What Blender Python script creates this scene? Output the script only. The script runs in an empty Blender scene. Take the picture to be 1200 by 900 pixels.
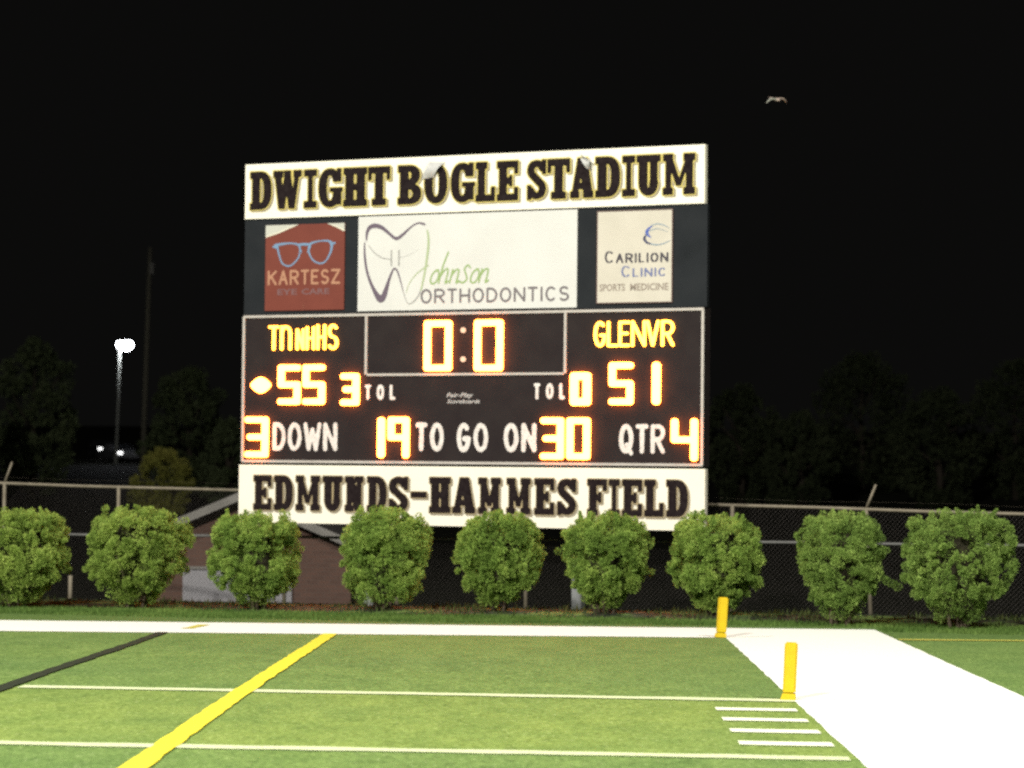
import bpy, bmesh, math, random
import numpy as np
from mathutils import Vector, Matrix, Euler
R = math.radians
scn = bpy.context.scene
col = scn.collection

# ------------------------------------------------------------------ camera
cd = bpy.data.cameras.new('camera'); cam = bpy.data.objects.new('camera', cd); col.objects.link(cam)
FPX = 3100.0
yaw, pit, roll = math.atan(66/FPX), math.atan(125.5/FPX), 0.008
fw = Vector((-math.sin(yaw)*math.cos(pit), math.cos(yaw)*math.cos(pit), math.sin(pit)))
r0 = Vector((math.cos(yaw), math.sin(yaw), 0)); u0 = r0.cross(fw)
rr = r0*math.cos(roll)+u0*math.sin(roll); uu = -r0*math.sin(roll)+u0*math.cos(roll)
CAM = Vector((-1.82, -21.2, 1.655))
m = Matrix((rr, uu, -fw)).transposed().to_4x4(); m.translation = CAM
cam.matrix_world = m
cd.sensor_width = 36; cd.lens = 36*FPX/1200; cd.clip_start = .1; cd.clip_end = 3000
cd.dof.use_dof = True; cd.dof.focus_distance = 24; cd.dof.aperture_fstop = 2.2
scn.camera = cam
scn.render.resolution_x = 1024; scn.render.resolution_y = 768

# ------------------------------------------------------------------ night sky
w = bpy.data.worlds.new('World'); scn.world = w; w.use_nodes = True
bg = w.node_tree.nodes['Background']; bg.inputs[0].default_value = (1, .98, .93, 1); bg.inputs[1].default_value = .0034

# ------------------------------------------------------------------ stadium floodlights (on their poles round the field)
def flood(name, loc, aim, power, size, blend, rad=.9, c=(1, .965, .9)):
    l = bpy.data.lights.new(name, 'SPOT'); l.energy = power; l.spot_size = R(size); l.spot_blend = blend
    l.shadow_soft_size = rad; l.color = c
    o = bpy.data.objects.new(name, l); col.objects.link(o); o.location = loc
    o.rotation_euler = (Vector(aim)-Vector(loc)).to_track_quat('-Z', 'Y').to_euler()
flood('floodlight', (-34, -8, 28), (-5, 2, 0), 60000, 125, 1)
flood('floodlight', (13, -14, 28), (-3, 0, 0), 50000, 125, 1)
flood('floodlight', (-22, -48, 28), (-4, 0, 0), 190000, 110, 1)

scn.view_settings.view_transform = 'Standard'; scn.view_settings.look = 'None'
scn.view_settings.exposure = 0; scn.view_settings.gamma = 1
cy = scn.cycles
cy.use_denoising = False; cy.use_adaptive_sampling = True; cy.adaptive_threshold = .012; cy.adaptive_min_samples = 16; cy.max_bounces = 5; cy.diffuse_bounces = 3; cy.glossy_bounces = 2
cy.sample_clamp_indirect = 4; cy.filter_width = 2.3; cy.use_light_tree = True

# ------------------------------------------------------------------ helpers
MATS = {}
def mat(name, c, rough=.7, spec=.3, metal=0, noise=None, bump=None):
    """procedural principled material; noise=(scale, colour2, contrast)"""
    if name in MATS: return MATS[name]
    m = bpy.data.materials.new(name); m.use_nodes = True; nt = m.node_tree; b = nt.nodes['Principled BSDF']
    b.inputs['Base Color'].default_value = (*c, 1); b.inputs['Roughness'].default_value = rough
    b.inputs['Specular IOR Level'].default_value = spec; b.inputs['Metallic'].default_value = metal
    tc = nt.nodes.new('ShaderNodeTexCoord')
    if noise:
        n = nt.nodes.new('ShaderNodeTexNoise'); n.inputs['Scale'].default_value = noise[0]; n.inputs['Detail'].default_value = 6
        r = nt.nodes.new('ShaderNodeValToRGB'); k = noise[2]
        r.color_ramp.elements[0].position = .5-k; r.color_ramp.elements[1].position = .5+k
        r.color_ramp.elements[0].color = (*c, 1); r.color_ramp.elements[1].color = (*noise[1], 1)
        nt.links.new(tc.outputs['Object'], n.inputs['Vector']); nt.links.new(n.outputs['Fac'], r.inputs['Fac'])
        nt.links.new(r.outputs['Color'], b.inputs['Base Color'])
    if bump:
        n2 = nt.nodes.new('ShaderNodeTexNoise'); n2.inputs['Scale'].default_value = bump[0]; n2.inputs['Detail'].default_value = 4
        bp = nt.nodes.new('ShaderNodeBump'); bp.inputs['Strength'].default_value = bump[1]; bp.inputs['Distance'].default_value = bump[2]
        nt.links.new(tc.outputs['Object'], n2.inputs['Vector']); nt.links.new(n2.outputs['Fac'], bp.inputs['Height'])
        nt.links.new(bp.outputs['Normal'], b.inputs['Normal'])
    MATS[name] = m; return m
def emit(name, c, s):
    if name in MATS: return MATS[name]
    m = bpy.data.materials.new(name); m.use_nodes = True; b = m.node_tree.nodes['Principled BSDF']
    b.inputs['Base Color'].default_value = (.05, .03, .01, 1)
    b.inputs['Emission Color'].default_value = (*c, 1); b.inputs['Emission Strength'].default_value = s
    MATS[name] = m; return m

class MB:
    def __init__(s): s.v = []; s.f = []; s.m = []; s.mats = []
    def mi(s, mt):
        if mt not in s.mats: s.mats.append(mt)
        return s.mats.index(mt)
    def add(s, vs, fs, mt):
        k = len(s.v); i = s.mi(mt); s.v += [tuple(q) for q in vs]
        for f in fs: s.f.append(tuple(k+j for j in f)); s.m.append(i)
    def box(s, a, b, mt, M=None):
        (x0, y0, z0), (x1, y1, z1) = a, b
        vs = [(x0,y0,z0),(x1,y0,z0),(x1,y1,z0),(x0,y1,z0),(x0,y0,z1),(x1,y0,z1),(x1,y1,z1),(x0,y1,z1)]
        if M: vs = [M @ Vector(q) for q in vs]
        s.add(vs, [(0,3,2,1),(4,5,6,7),(0,1,5,4),(1,2,6,5),(2,3,7,6),(3,0,4,7)], mt)
    def tube(s, pts, rads, mt, n=8, cap=True):
        pts = [Vector(p) for p in pts]
        if not hasattr(rads, '__len__'): rads = [rads]*len(pts)
        vs = []; fs = []
        for i, p in enumerate(pts):
            d = (pts[min(i+1, len(pts)-1)]-pts[max(i-1, 0)]).normalized()
            a = d.orthogonal().normalized() if abs(d.z) < .9 else d.cross(Vector((0, 1, 0))).normalized()
            if abs(d.z) < .9: a = d.cross(Vector((0, 0, 1))).normalized()
            b = d.cross(a)
            for k in range(n):
                t = 2*math.pi*k/n; vs.append(p+(a*math.cos(t)+b*math.sin(t))*rads[i])
        for i in range(len(pts)-1):
            for k in range(n):
                fs.append((i*n+k, i*n+(k+1) % n, (i+1)*n+(k+1) % n, (i+1)*n+k))
        if cap: fs += [tuple(range(n))[::-1], tuple((len(pts)-1)*n+k for k in range(n))]
        s.add(vs, fs, mt)
    def build(s, name, parent=None, smooth=False):
        me = bpy.data.meshes.new(name); me.from_pydata(s.v, [], s.f)
        for mt in s.mats: me.materials.append(mt)
        me.polygons.foreach_set('material_index', s.m)
        if smooth: me.polygons.foreach_set('use_smooth', [True]*len(s.f))
        me.update(); o = bpy.data.objects.new(name, me); col.objects.link(o)
        if parent: o.parent = parent
        return o
def tag(o, label=None, cat=None, group=None, kind=None):
    for k, v in (('label', label), ('category', cat), ('group', group), ('kind', kind)):
        if v: o[k] = v
    return o
def empty(name, loc, rot=(0, 0, 0)):
    o = bpy.data.objects.new(name, None); col.objects.link(o); o.location = loc; o.rotation_euler = rot
    o.empty_display_size = .3; return o
def bevel(o, wd, seg=2):
    bm = bmesh.new(); bm.from_mesh(o.data)
    bmesh.ops.bevel(bm, geom=list(bm.edges), offset=wd, segments=seg, affect='EDGES', clamp_overlap=True)
    bm.to_mesh(o.data); bm.free(); return o

# ------------------------------------------------------------------ ground
def ss(a, b, x):
    t = min(1, max(0, (x-a)/(b-a))); return t*t*(3-2*t)
EDGE = lambda x: 13.35-.225*x - (0 if x > -9 else 0)           # where the lawn ends and the planting bed begins
def edge_y(x): return min(17.5, max(9.8, 13.05-.235*x-.0035*max(0, x)**2))
def gz(x, y):
    crown = .0085*min(26, max(0, -x))*(1-ss(-.5, 9.0, y))
    z = crown
    t = y-edge_y(x)
    if t > 0:
        z = .05*ss(0, .7, t)-.17*ss(1.2, 4.5, t)-.75*ss(5.6, 8.5, t)-.75*ss(8, 12, t)
        z += 5.2*ss(50, 185, y)+4.6*ss(178, 260, y)+6*ss(280, 600, y)
    return z
def grid_sheet(name, xs, ys, mt, dz=0, jit=None):
    nx, ny = len(xs), len(ys)
    vs = [(x, y, gz(x, y)+dz) for y in ys for x in xs]
    fs = [(j*nx+i, j*nx+i+1, (j+1)*nx+i+1, (j+1)*nx+i) for j in range(ny-1) for i in range(nx-1)]
    b = MB(); b.add(vs, fs, mt); return b.build(name, smooth=True)

def ground_material():
    m = bpy.data.materials.new('turf_lawn_and_bed'); m.use_nodes = True; nt = m.node_tree; N = nt.nodes; L = nt.links
    b = N['Principled BSDF']; b.inputs['Roughness'].default_value = .75; b.inputs['Specular IOR Level'].default_value = .25
    g = N.new('ShaderNodeNewGeometry'); sp = N.new('ShaderNodeSeparateXYZ'); L.new(g.outputs['Position'], sp.inputs[0])
    def math_(op, a, bb=None, c=None):
        n = N.new('ShaderNodeMath'); n.operation = op
        for i, q in enumerate((a, bb, c)):
            if q is None: continue
            if hasattr(q, 'is_linked') or hasattr(q, 'links'): L.new(q, n.inputs[i])
            else: n.inputs[i].default_value = q
        return n.outputs[0]
    def noise(scale, detail=4, sc=(1, 1, 1), rough=.6):
        mp = N.new('ShaderNodeMapping'); mp.inputs['Scale'].default_value = sc; L.new(g.outputs['Position'], mp.inputs[0])
        n = N.new('ShaderNodeTexNoise'); n.inputs['Scale'].default_value = scale; n.inputs['Detail'].default_value = detail
        n.inputs['Roughness'].default_value = rough; L.new(mp.outputs[0], n.inputs['Vector']); return n.outputs['Fac']
    def ramp(f, p0, p1, c0, c1):
        r = N.new('ShaderNodeValToRGB'); e = r.color_ramp.elements; e[0].position = p0; e[1].position = p1
        e[0].color = (*c0, 1); e[1].color = (*c1, 1); L.new(f, r.inputs[0]); return r.outputs[0]
    def mix(f, a, c, mode='MIX'):
        n = N.new('ShaderNodeMix'); n.data_type = 'RGBA'; n.blend_type = mode
        if hasattr(f, 'links'): L.new(f, n.inputs[0])
        else: n.inputs[0].default_value = f
        L.new(a, n.inputs[6]); L.new(c, n.inputs[7]); return n.outputs[2]
    X, Y = sp.outputs[0], sp.outputs[1]
    # artificial turf: fibre grain, pile mottling, rolls of two shades (5 yard rolls)
    fine = noise(26, 5, (1, .45, 1), .7); mid = noise(2.6, 4, (1, .5, 1)); big = noise(.35, 3)
    tA = ramp(fine, .30, .72, (.070, .126, .029), (.212, .322, .090))
    tB = ramp(fine, .30, .72, (.108, .164, .029), (.270, .368, .095))
    roll_b = math_('MULTIPLY', math_('GREATER_THAN', math_('SUBTRACT', 0.0, Y), 0.0), math_('GREATER_THAN', Y, -4.572))
    turf = mix(roll_b, tA, tB)
    mot = ramp(mid, .32, .70, (.80, .86, .80), (1.16, 1.12, 1.10)); turf = mix(1.0, turf, mot, 'MULTIPLY')
    bgm = ramp(big, .35, .65, (.90, .93, .95), (1.08, 1.05, 1.0)); turf = mix(1.0, turf, bgm, 'MULTIPLY')
    speck = ramp(noise(34, 3, (1, .35, 1), .65), .60, .72, (0, 0, 0), (.20, .20, .12)); turf = mix(.8, turf, speck, 'ADD')
    dkp = ramp(noise(9, 4, (1, .4, 1), .7), .30, .46, (.72, .76, .74), (1, 1, 1)); turf = mix(1.0, turf, dkp, 'MULTIPLY')
    # lawn
    lawn = ramp(noise(14, 5, (1, .5, 1), .7), .3, .7, (.052, .100, .022), (.140, .220, .055))
    # planting bed
    bed = ramp(noise(5, 6, (1, .6, 1), .7), .42, .66, (.010, .013, .007), (.060, .066, .038))
    grassy = ramp(noise(1.1, 3), .50, .60, (0, 0, 0), (1, 1, 1))
    bed = mix(grassy, bed, lawn)
    # field edge: lawn begins beyond the white border
    wob = math_('MULTIPLY', math_('SUBTRACT', noise(3, 3), .5), .25)
    lf = math_('GREATER_THAN', Y, 11.3)
    rl = math_('MULTIPLY', math_('GREATER_THAN', X, 1.9), math_('GREATER_THAN', Y, 9.4)); lf = math_('MAXIMUM', lf, rl)
    ed = math_('ADD', math_('MULTIPLY', X, -.235), math_('ADD', wob, 13.05))
    bf = math_('GREATER_THAN', Y, ed)
    far = math_('GREATER_THAN', Y, 24.0)
    c = mix(lf, turf, lawn); c = mix(bf, c, bed)
    fargr = ramp(noise(.8, 4), .3, .7, (.010, .011, .006), (.024, .026, .014)); c = mix(far, c, fargr)
    L.new(c, b.inputs['Base Color'])
    bp = N.new('ShaderNodeBump'); bp.inputs['Strength'].default_value = .5; bp.inputs['Distance'].default_value = .03
    L.new(fine, bp.inputs['Height']); L.new(bp.outputs[0], b.inputs['Normal'])
    return m
def steps(*segs):
    out = []
    for a, b, d in segs:
        n = max(1, round((b-a)/d)); out += [a+(b-a)*i/n for i in range(n)]
    return out+[segs[-1][1]]
xs = steps((-900, -100, 100), (-100, -30, 7), (-30, -12, 1), (-12, 7, .5), (7, 30, 3), (30, 100, 10), (100, 900, 100))
ys = steps((-120, -30, 10), (-30, -8, 2), (-8, 10, .5), (10, 28, .3), (28, 60, 2), (60, 300, 8), (300, 1500, 100))
g = grid_sheet('ground', xs, ys, ground_material()); tag(g, kind='structure')

# ------------------------------------------------------------------ field markings (painted into the turf, 4 mm sheets)
def paint(name, c, c2, k=.12):
    m = mat(name, c, .8, .1, noise=(60, c2, k)); return m
white = paint('field_paint_white', (.80, .80, .76), (.74, .76, .66))
thin_white = paint('line_paint_white', (.66, .68, .48), (.42, .50, .22), .2)
yellow = paint('line_paint_yellow', (.78, .66, .05), (.62, .55, .05), .2)
ochre = paint('line_paint_ochre', (.56, .50, .09), (.44, .42, .08), .2)
black = paint('line_paint_black', (.018, .022, .018), (.045, .055, .03), .2)
def strip(name, p0, p1, wd, mt, dz=.004, wob=0, seed=1, taper=None):
    """sheet along p0-p1 following the ground, edges uneven by wob"""
    rnd = random.Random(seed)
    a, b_ = Vector(p0), Vector(p1); L = (b_-a).length; d = (b_-a)/L; n = Vector((-d.y, d.x))
    cnt = max(2, int(L/.25)); nw = max(2, int(wd/.5)+1); vs = []; fs = []
    for i in range(cnt+1):
        for j in range(nw+1):
            off = (j/nw-.5)*wd + (rnd.uniform(-wob, wob) if j in (0, nw) else 0)
            p = a+d*(L*i/cnt)+n*off; vs.append((p.x, p.y, gz(p.x, p.y)+dz))
    k = nw+1
    for i in range(cnt):
        for j in range(nw): fs.append((i*k+j, (i+1)*k+j, (i+1)*k+j+1, i*k+j+1))
    b = MB(); b.add(vs, fs, mt); o = b.build(name); tag(o, kind='structure'); return o
# wide border: sideline band and end line band, butted
strip('sideline_border', (.965, -26), (.965, 9.144), 1.93, white, .004, .008, 2)
b = MB(); vs = []; fs = []; n = 160
for i in range(n+1):
    x = 1.93-32*i/n; yo = 11.22-.035*(x-1.93)*1.0 if x > -14 else 11.78
    for q in range(5):
        y = 9.144+(yo-9.144)*q/4+(random.Random(i*9+q).uniform(-.02, .02) if q in (0, 4) and x < -.05 else 0)
        vs.append((x, y, gz(x, y)+.004))
for i in range(n):
    for q in range(4): fs.append((i*5+q, i*5+q+1, (i+1)*5+q+1, (i+1)*5+q))
b.add(vs, fs, white); tag(b.build('end_line_border'), kind='structure')
strip('goal_line', (0, .02), (-6.20, .05), .27, thin_white, .006, .02, 3)
strip('goal_line', (-6.46, .05), (-30, .05), .27, thin_white, .006, .02, 4)
strip('yard_line', (-.05, -4.572), (-30, -4.572), .22, thin_white, .006, .02, 5)
strip('yard_line', (-.05, -9.144), (-30, -9.144), .22, thin_white, .006, .02, 6)
for k in range(1, 5):
    strip('hash_mark', (-.06, -.9144*k), (-.68, -.9144*k), .26, paint('hash_paint', (.80, .82, .66), (.66, .70, .48), .2), .006, .015, 10+k)
strip('yellow_line', (-4.53, 9.12), (-4.02, -26), .16, yellow, .010, .010, 20)
strip('black_line', (-6.45, 9.12), (-5.90, -26), .13, black, .010, .010, 21)
strip('yellow_line', (1.95, 9.0), (26, 9.0), .17, ochre, .008, .01, 22)
strip('yellow_line_trace', (-6.28, 10.0), (-6.22, 10.9), .15, ochre, .008, .02, 23)

# ------------------------------------------------------------------ pylons
py_m = mat('pylon_vinyl', (.56, .40, .008), .6, .2, noise=(9, (.48, .33, .008), .25))
def pylon(x, y, lean, lz, label):
    t = empty('end_zone_pylon', (x, y, gz(x, y)+.004), (lean[1], lean[0], lz))
    tag(t, label, 'pylon', 'yellow pylons at the end zone corners')
    b = MB(); b.box((-.052, -.052, .05), (.052, .052, .457), py_m); bevel(b.build('body', t), .012)
    b = MB(); b.add([(-.068,-.056,0),(.054,-.056,0),(.054,.056,0),(-.068,.056,0),(-.052,-.052,.05),(.052,-.052,.05),(.052,.052,.05),(-.052,.052,.05)],
                    [(0,3,2,1),(0,1,5,4),(1,2,6,5),(2,3,7,6),(3,0,4,7)], py_m); b.build('base', t)
pylon(-.055, 9.19, (R(3.4), 0), R(8), 'yellow foam pylon at far corner of the end zone, in front of the bushes')
pylon(-.035, .12, (R(2.4), 0), R(-6), 'yellow foam pylon on the goal line beside the wide white sideline')

# ------------------------------------------------------------------ glyph engine: signed distance shapes meshed on a grid
def seg_d(X, Y, a, b):
    ax, ay = a; bx, by = b; dx, dy = bx-ax, by-ay; L = dx*dx+dy*dy+1e-12
    t = np.clip(((X-ax)*dx+(Y-ay)*dy)/L, 0, 1); return np.hypot(X-ax-t*dx, Y-ay-t*dy)
def box_d(X, Y, x0, y0, x1, y1):
    qx = np.abs(X-(x0+x1)/2)-(x1-x0)/2; qy = np.abs(Y-(y0+y1)/2)-(y1-y0)/2
    return np.hypot(np.maximum(qx, 0), np.maximum(qy, 0))+np.minimum(np.maximum(qx, qy), 0)
def poly_d(X, Y, pts):
    d = np.full(X.shape, 1e9); ins = np.zeros(X.shape, bool); n = len(pts)
    for i in range(n):
        a, b = pts[i], pts[(i+1) % n]; d = np.minimum(d, seg_d(X, Y, a, b))
        c = (a[1] > Y) != (b[1] > Y)
        with np.errstate(divide='ignore', invalid='ignore'):
            xx = (b[0]-a[0])*(Y-a[1])/((b[1]-a[1]) or 1e-12)+a[0]
        ins ^= c & (X < xx)
    return np.where(ins, -d, d)
def ell_d(X, Y, cx, cy, rx, ry, p=2.0):
    k = (np.abs((X-cx)/rx)**p+np.abs((Y-cy)/ry)**p)**(1/p)
    r = np.hypot(X-cx, Y-cy)+1e-9; return (k-1)*r/np.maximum(k, .15)
def mesh_field(mb, D, x0, y0, c, z, mt, depth=0):
    """fill D<0 at height z (local x,y in board plane); merges runs of full cells"""
    ny, nx = D.shape; V = {}; vs = mb.v; mi = mb.mi(mt)
    def vert(x, y, zz):
        k = (round(x, 6), round(y, 6), zz)
        if k not in V: V[k] = len(vs); vs.append((x, y, zz))
        return V[k]
    ins = D < 0
    for j in range(ny-1):
        run = None
        for i in range(nx-1):
            cs = (ins[j, i], ins[j, i+1], ins[j+1, i+1], ins[j+1, i])
            s_ = sum(cs)
            if s_ == 4:
                if run is None: run = i
                continue
            if run is not None:
                mb.f.append((vert(x0+run*c, y0+j*c, z), vert(x0+i*c, y0+j*c, z), vert(x0+i*c, y0+(j+1)*c, z), vert(x0+run*c, y0+(j+1)*c, z))); mb.m.append(mi); run = None
            if s_ == 0: continue
            P = [(i, j), (i+1, j), (i+1, j+1), (i, j+1)]; out = []; cut = []
            for k in range(4):
                a, b_ = P[k], P[(k+1) % 4]; da, db = D[a[1], a[0]], D[b_[1], b_[0]]
                if da < 0: out.append((x0+a[0]*c, y0+a[1]*c))
                if (da < 0) != (db < 0):
                    t = da/(da-db); q = (x0+(a[0]+(b_[0]-a[0])*t)*c, y0+(a[1]+(b_[1]-a[1])*t)*c); out.append(q); cut.append((q, da < 0))
            if len(out) > 2:
                mb.f.append(tuple(vert(*q, z) for q in out)); mb.m.append(mi)
            if depth and len(cut) == 2:
                a, b_ = (cut[0][0], cut[1][0]) if cut[0][1] else (cut[1][0], cut[0][0])
                mb.f.append((vert(*b_, z), vert(*a, z), vert(*a, z-depth), vert(*b_, z-depth))); mb.m.append(mi)
        if run is not None:
            i = nx-1
            mb.f.append((vert(x0+run*c, y0+j*c, z), vert(x0+i*c, y0+j*c, z), vert(x0+i*c, y0+(j+1)*c, z), vert(x0+run*c, y0+(j+1)*c, z))); mb.m.append(mi)
def field_grid(x0, y0, x1, y1, c):
    nx = int((x1-x0)/c)+2; ny = int((y1-y0)/c)+2
    X, Y = np.meshgrid(x0+np.arange(nx)*c, y0+np.arange(ny)*c); return X, Y
def arc(cx, cy, rx, ry, a0, a1, n=14):
    return [(cx+rx*math.cos(R(a0+(a1-a0)*i/n)), cy+ry*math.sin(R(a0+(a1-a0)*i/n))) for i in range(n+1)]
FONT = {
 'A': [[(0,0),(.5,1),(1,0)], [(.2,.36),(.8,.36)]], 'B': [[(0,0),(0,1),(.5,1)]+arc(.5,.75,.42,.25,90,-90)+[(0,.5)], [(.5,.5)]+arc(.5,.25,.5,.25,90,-90)+[(0,0)]],
 'C': [arc(.5,.5,.5,.5,48,312,24)], 'D': [[(0,0),(0,1),(.35,1)]+arc(.35,.5,.65,.5,90,-90,20)+[(0,0)]],
 'E': [[(1,1),(0,1),(0,0),(1,0)], [(0,.52),(.8,.52)]], 'F': [[(1,1),(0,1),(0,0)], [(0,.52),(.8,.52)]],
 'G': [arc(.5,.5,.5,.5,50,330,24)+[(1,.45),(.58,.45)]], 'H': [[(0,0),(0,1)], [(1,0),(1,1)], [(0,.5),(1,.5)]],
 'I': [[(.5,0),(.5,1)]], 'K': [[(0,0),(0,1)], [(1,1),(.05,.42)], [(.35,.6),(1,0)]], 'L': [[(0,1),(0,0),(1,0)]],
 'M': [[(0,0),(0,1),(.5,.25),(1,1),(1,0)]], 'N': [[(0,0),(0,1),(1,0),(1,1)]], 'O': [arc(.5,.5,.5,.5,0,360,28)],
 'P': [[(0,0),(0,1),(.5,1)]+arc(.5,.74,.5,.26,90,-90)+[(0,.48)]],
 'Q': [arc(.5,.5,.5,.5,0,360,28), [(.6,.25),(1,-.08)]],
 'R': [[(0,0),(0,1),(.5,1)]+arc(.5,.74,.5,.26,90,-90)+[(0,.48)], [(.45,.48),(1,0)]],
 'S': [arc(.5,.75,.46,.25,35,270,14)+arc(.5,.25,.5,.25,90,-145,14)], 'T': [[(0,1),(1,1)], [(.5,1),(.5,0)]],
 'U': [[(0,1),(0,.35)]+arc(.5,.35,.5,.35,180,360,16)+[(1,1)]], 'V': [[(0,1),(.5,0),(1,1)]], 'W': [[(0,1),(.25,0),(.5,.8),(.75,0),(1,1)]],
 'Y': [[(0,1),(.5,.5),(1,1)], [(.5,.5),(.5,0)]], 'Z': [[(0,1),(1,1),(0,0),(1,0)]], '-': [[(.1,.5),(.9,.5)]],
 'n': [[(0,0),(0,1)], [(0,.7)]+arc(.5,.68,.5,.32,170,0,10)+[(1,0)]],
}
WID = {'I': .25, 'M': 1.2, 'W': 1.35, 'N': 1.05, 'E': .85, 'L': .8, 'F': .8, '-': .6, 'O': 1.05, 'T': .9, 'S': .9, ' ': .5}
def stroke_letter(mb, ch, x, y, wd, ht, t, z, mt, c=.012, slant=0, depth=0, thin=1.0, seed=0, rough=0):
    pls = [[(x+t+p[0]*(wd-2*t)+slant*p[1]*ht, y+t+p[1]*(ht-2*t)) for p in pl] for pl in FONT[ch]]
    allp = [p for pl in pls for p in pl]
    X, Y = field_grid(min(p[0] for p in allp)-2*t, min(p[1] for p in allp)-2*t, max(p[0] for p in allp)+2*t, max(p[1] for p in allp)+2*t, c)
    D = np.full(X.shape, 1e9)
    for pl in pls:
        for a, b_ in zip(pl, pl[1:]):
            tt = t
            if thin < 1 and abs(b_[0]-a[0]) > 1.5*abs(b_[1]-a[1]): tt = t*thin
            D = np.minimum(D, seg_d(X, Y, a, b_)-tt)
    if rough:
        rg = np.random.default_rng(seed); k = rg.normal(size=(4, 2))*22; ph = rg.uniform(0, 6, 4)
        D = D+rough*sum(np.sin(k[i, 0]*X+k[i, 1]*Y+ph[i]) for i in range(4))/4
    mesh_field(mb, D, X[0, 0], Y[0, 0], c, z, mt, depth)
def word(parent, text, x0, y0, x1, y1, t, mt, z, name='letter', gap=.18, c=.012, slant=0, thin=1.0, caps=None, rough=0, depth=0):
    """one object per letter, spread over the given box"""
    ws = [WID.get(ch, 1)*(1 if (caps is None or i in caps) else .82) for i, ch in enumerate(text)]
    tot = sum(ws)+gap*(len(text)-1); k = (x1-x0)/tot; x = x0
    for i, ch in enumerate(text):
        wd = ws[i]*k
        if ch != ' ':
            hh = (y1-y0)*(1 if (caps is None or i in caps) else .78)
            mb = MB(); xx, ww = x, wd
            if wd < 2*t: xx, ww = x+wd/2-t, 2*t
            stroke_letter(mb, ch, xx, y0, ww, hh, t, z, mt, c, slant, depth, thin, seed=i+int(x0*100), rough=rough)
            if mb.f: mb.build(name, parent)
        x += wd+gap*k

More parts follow.
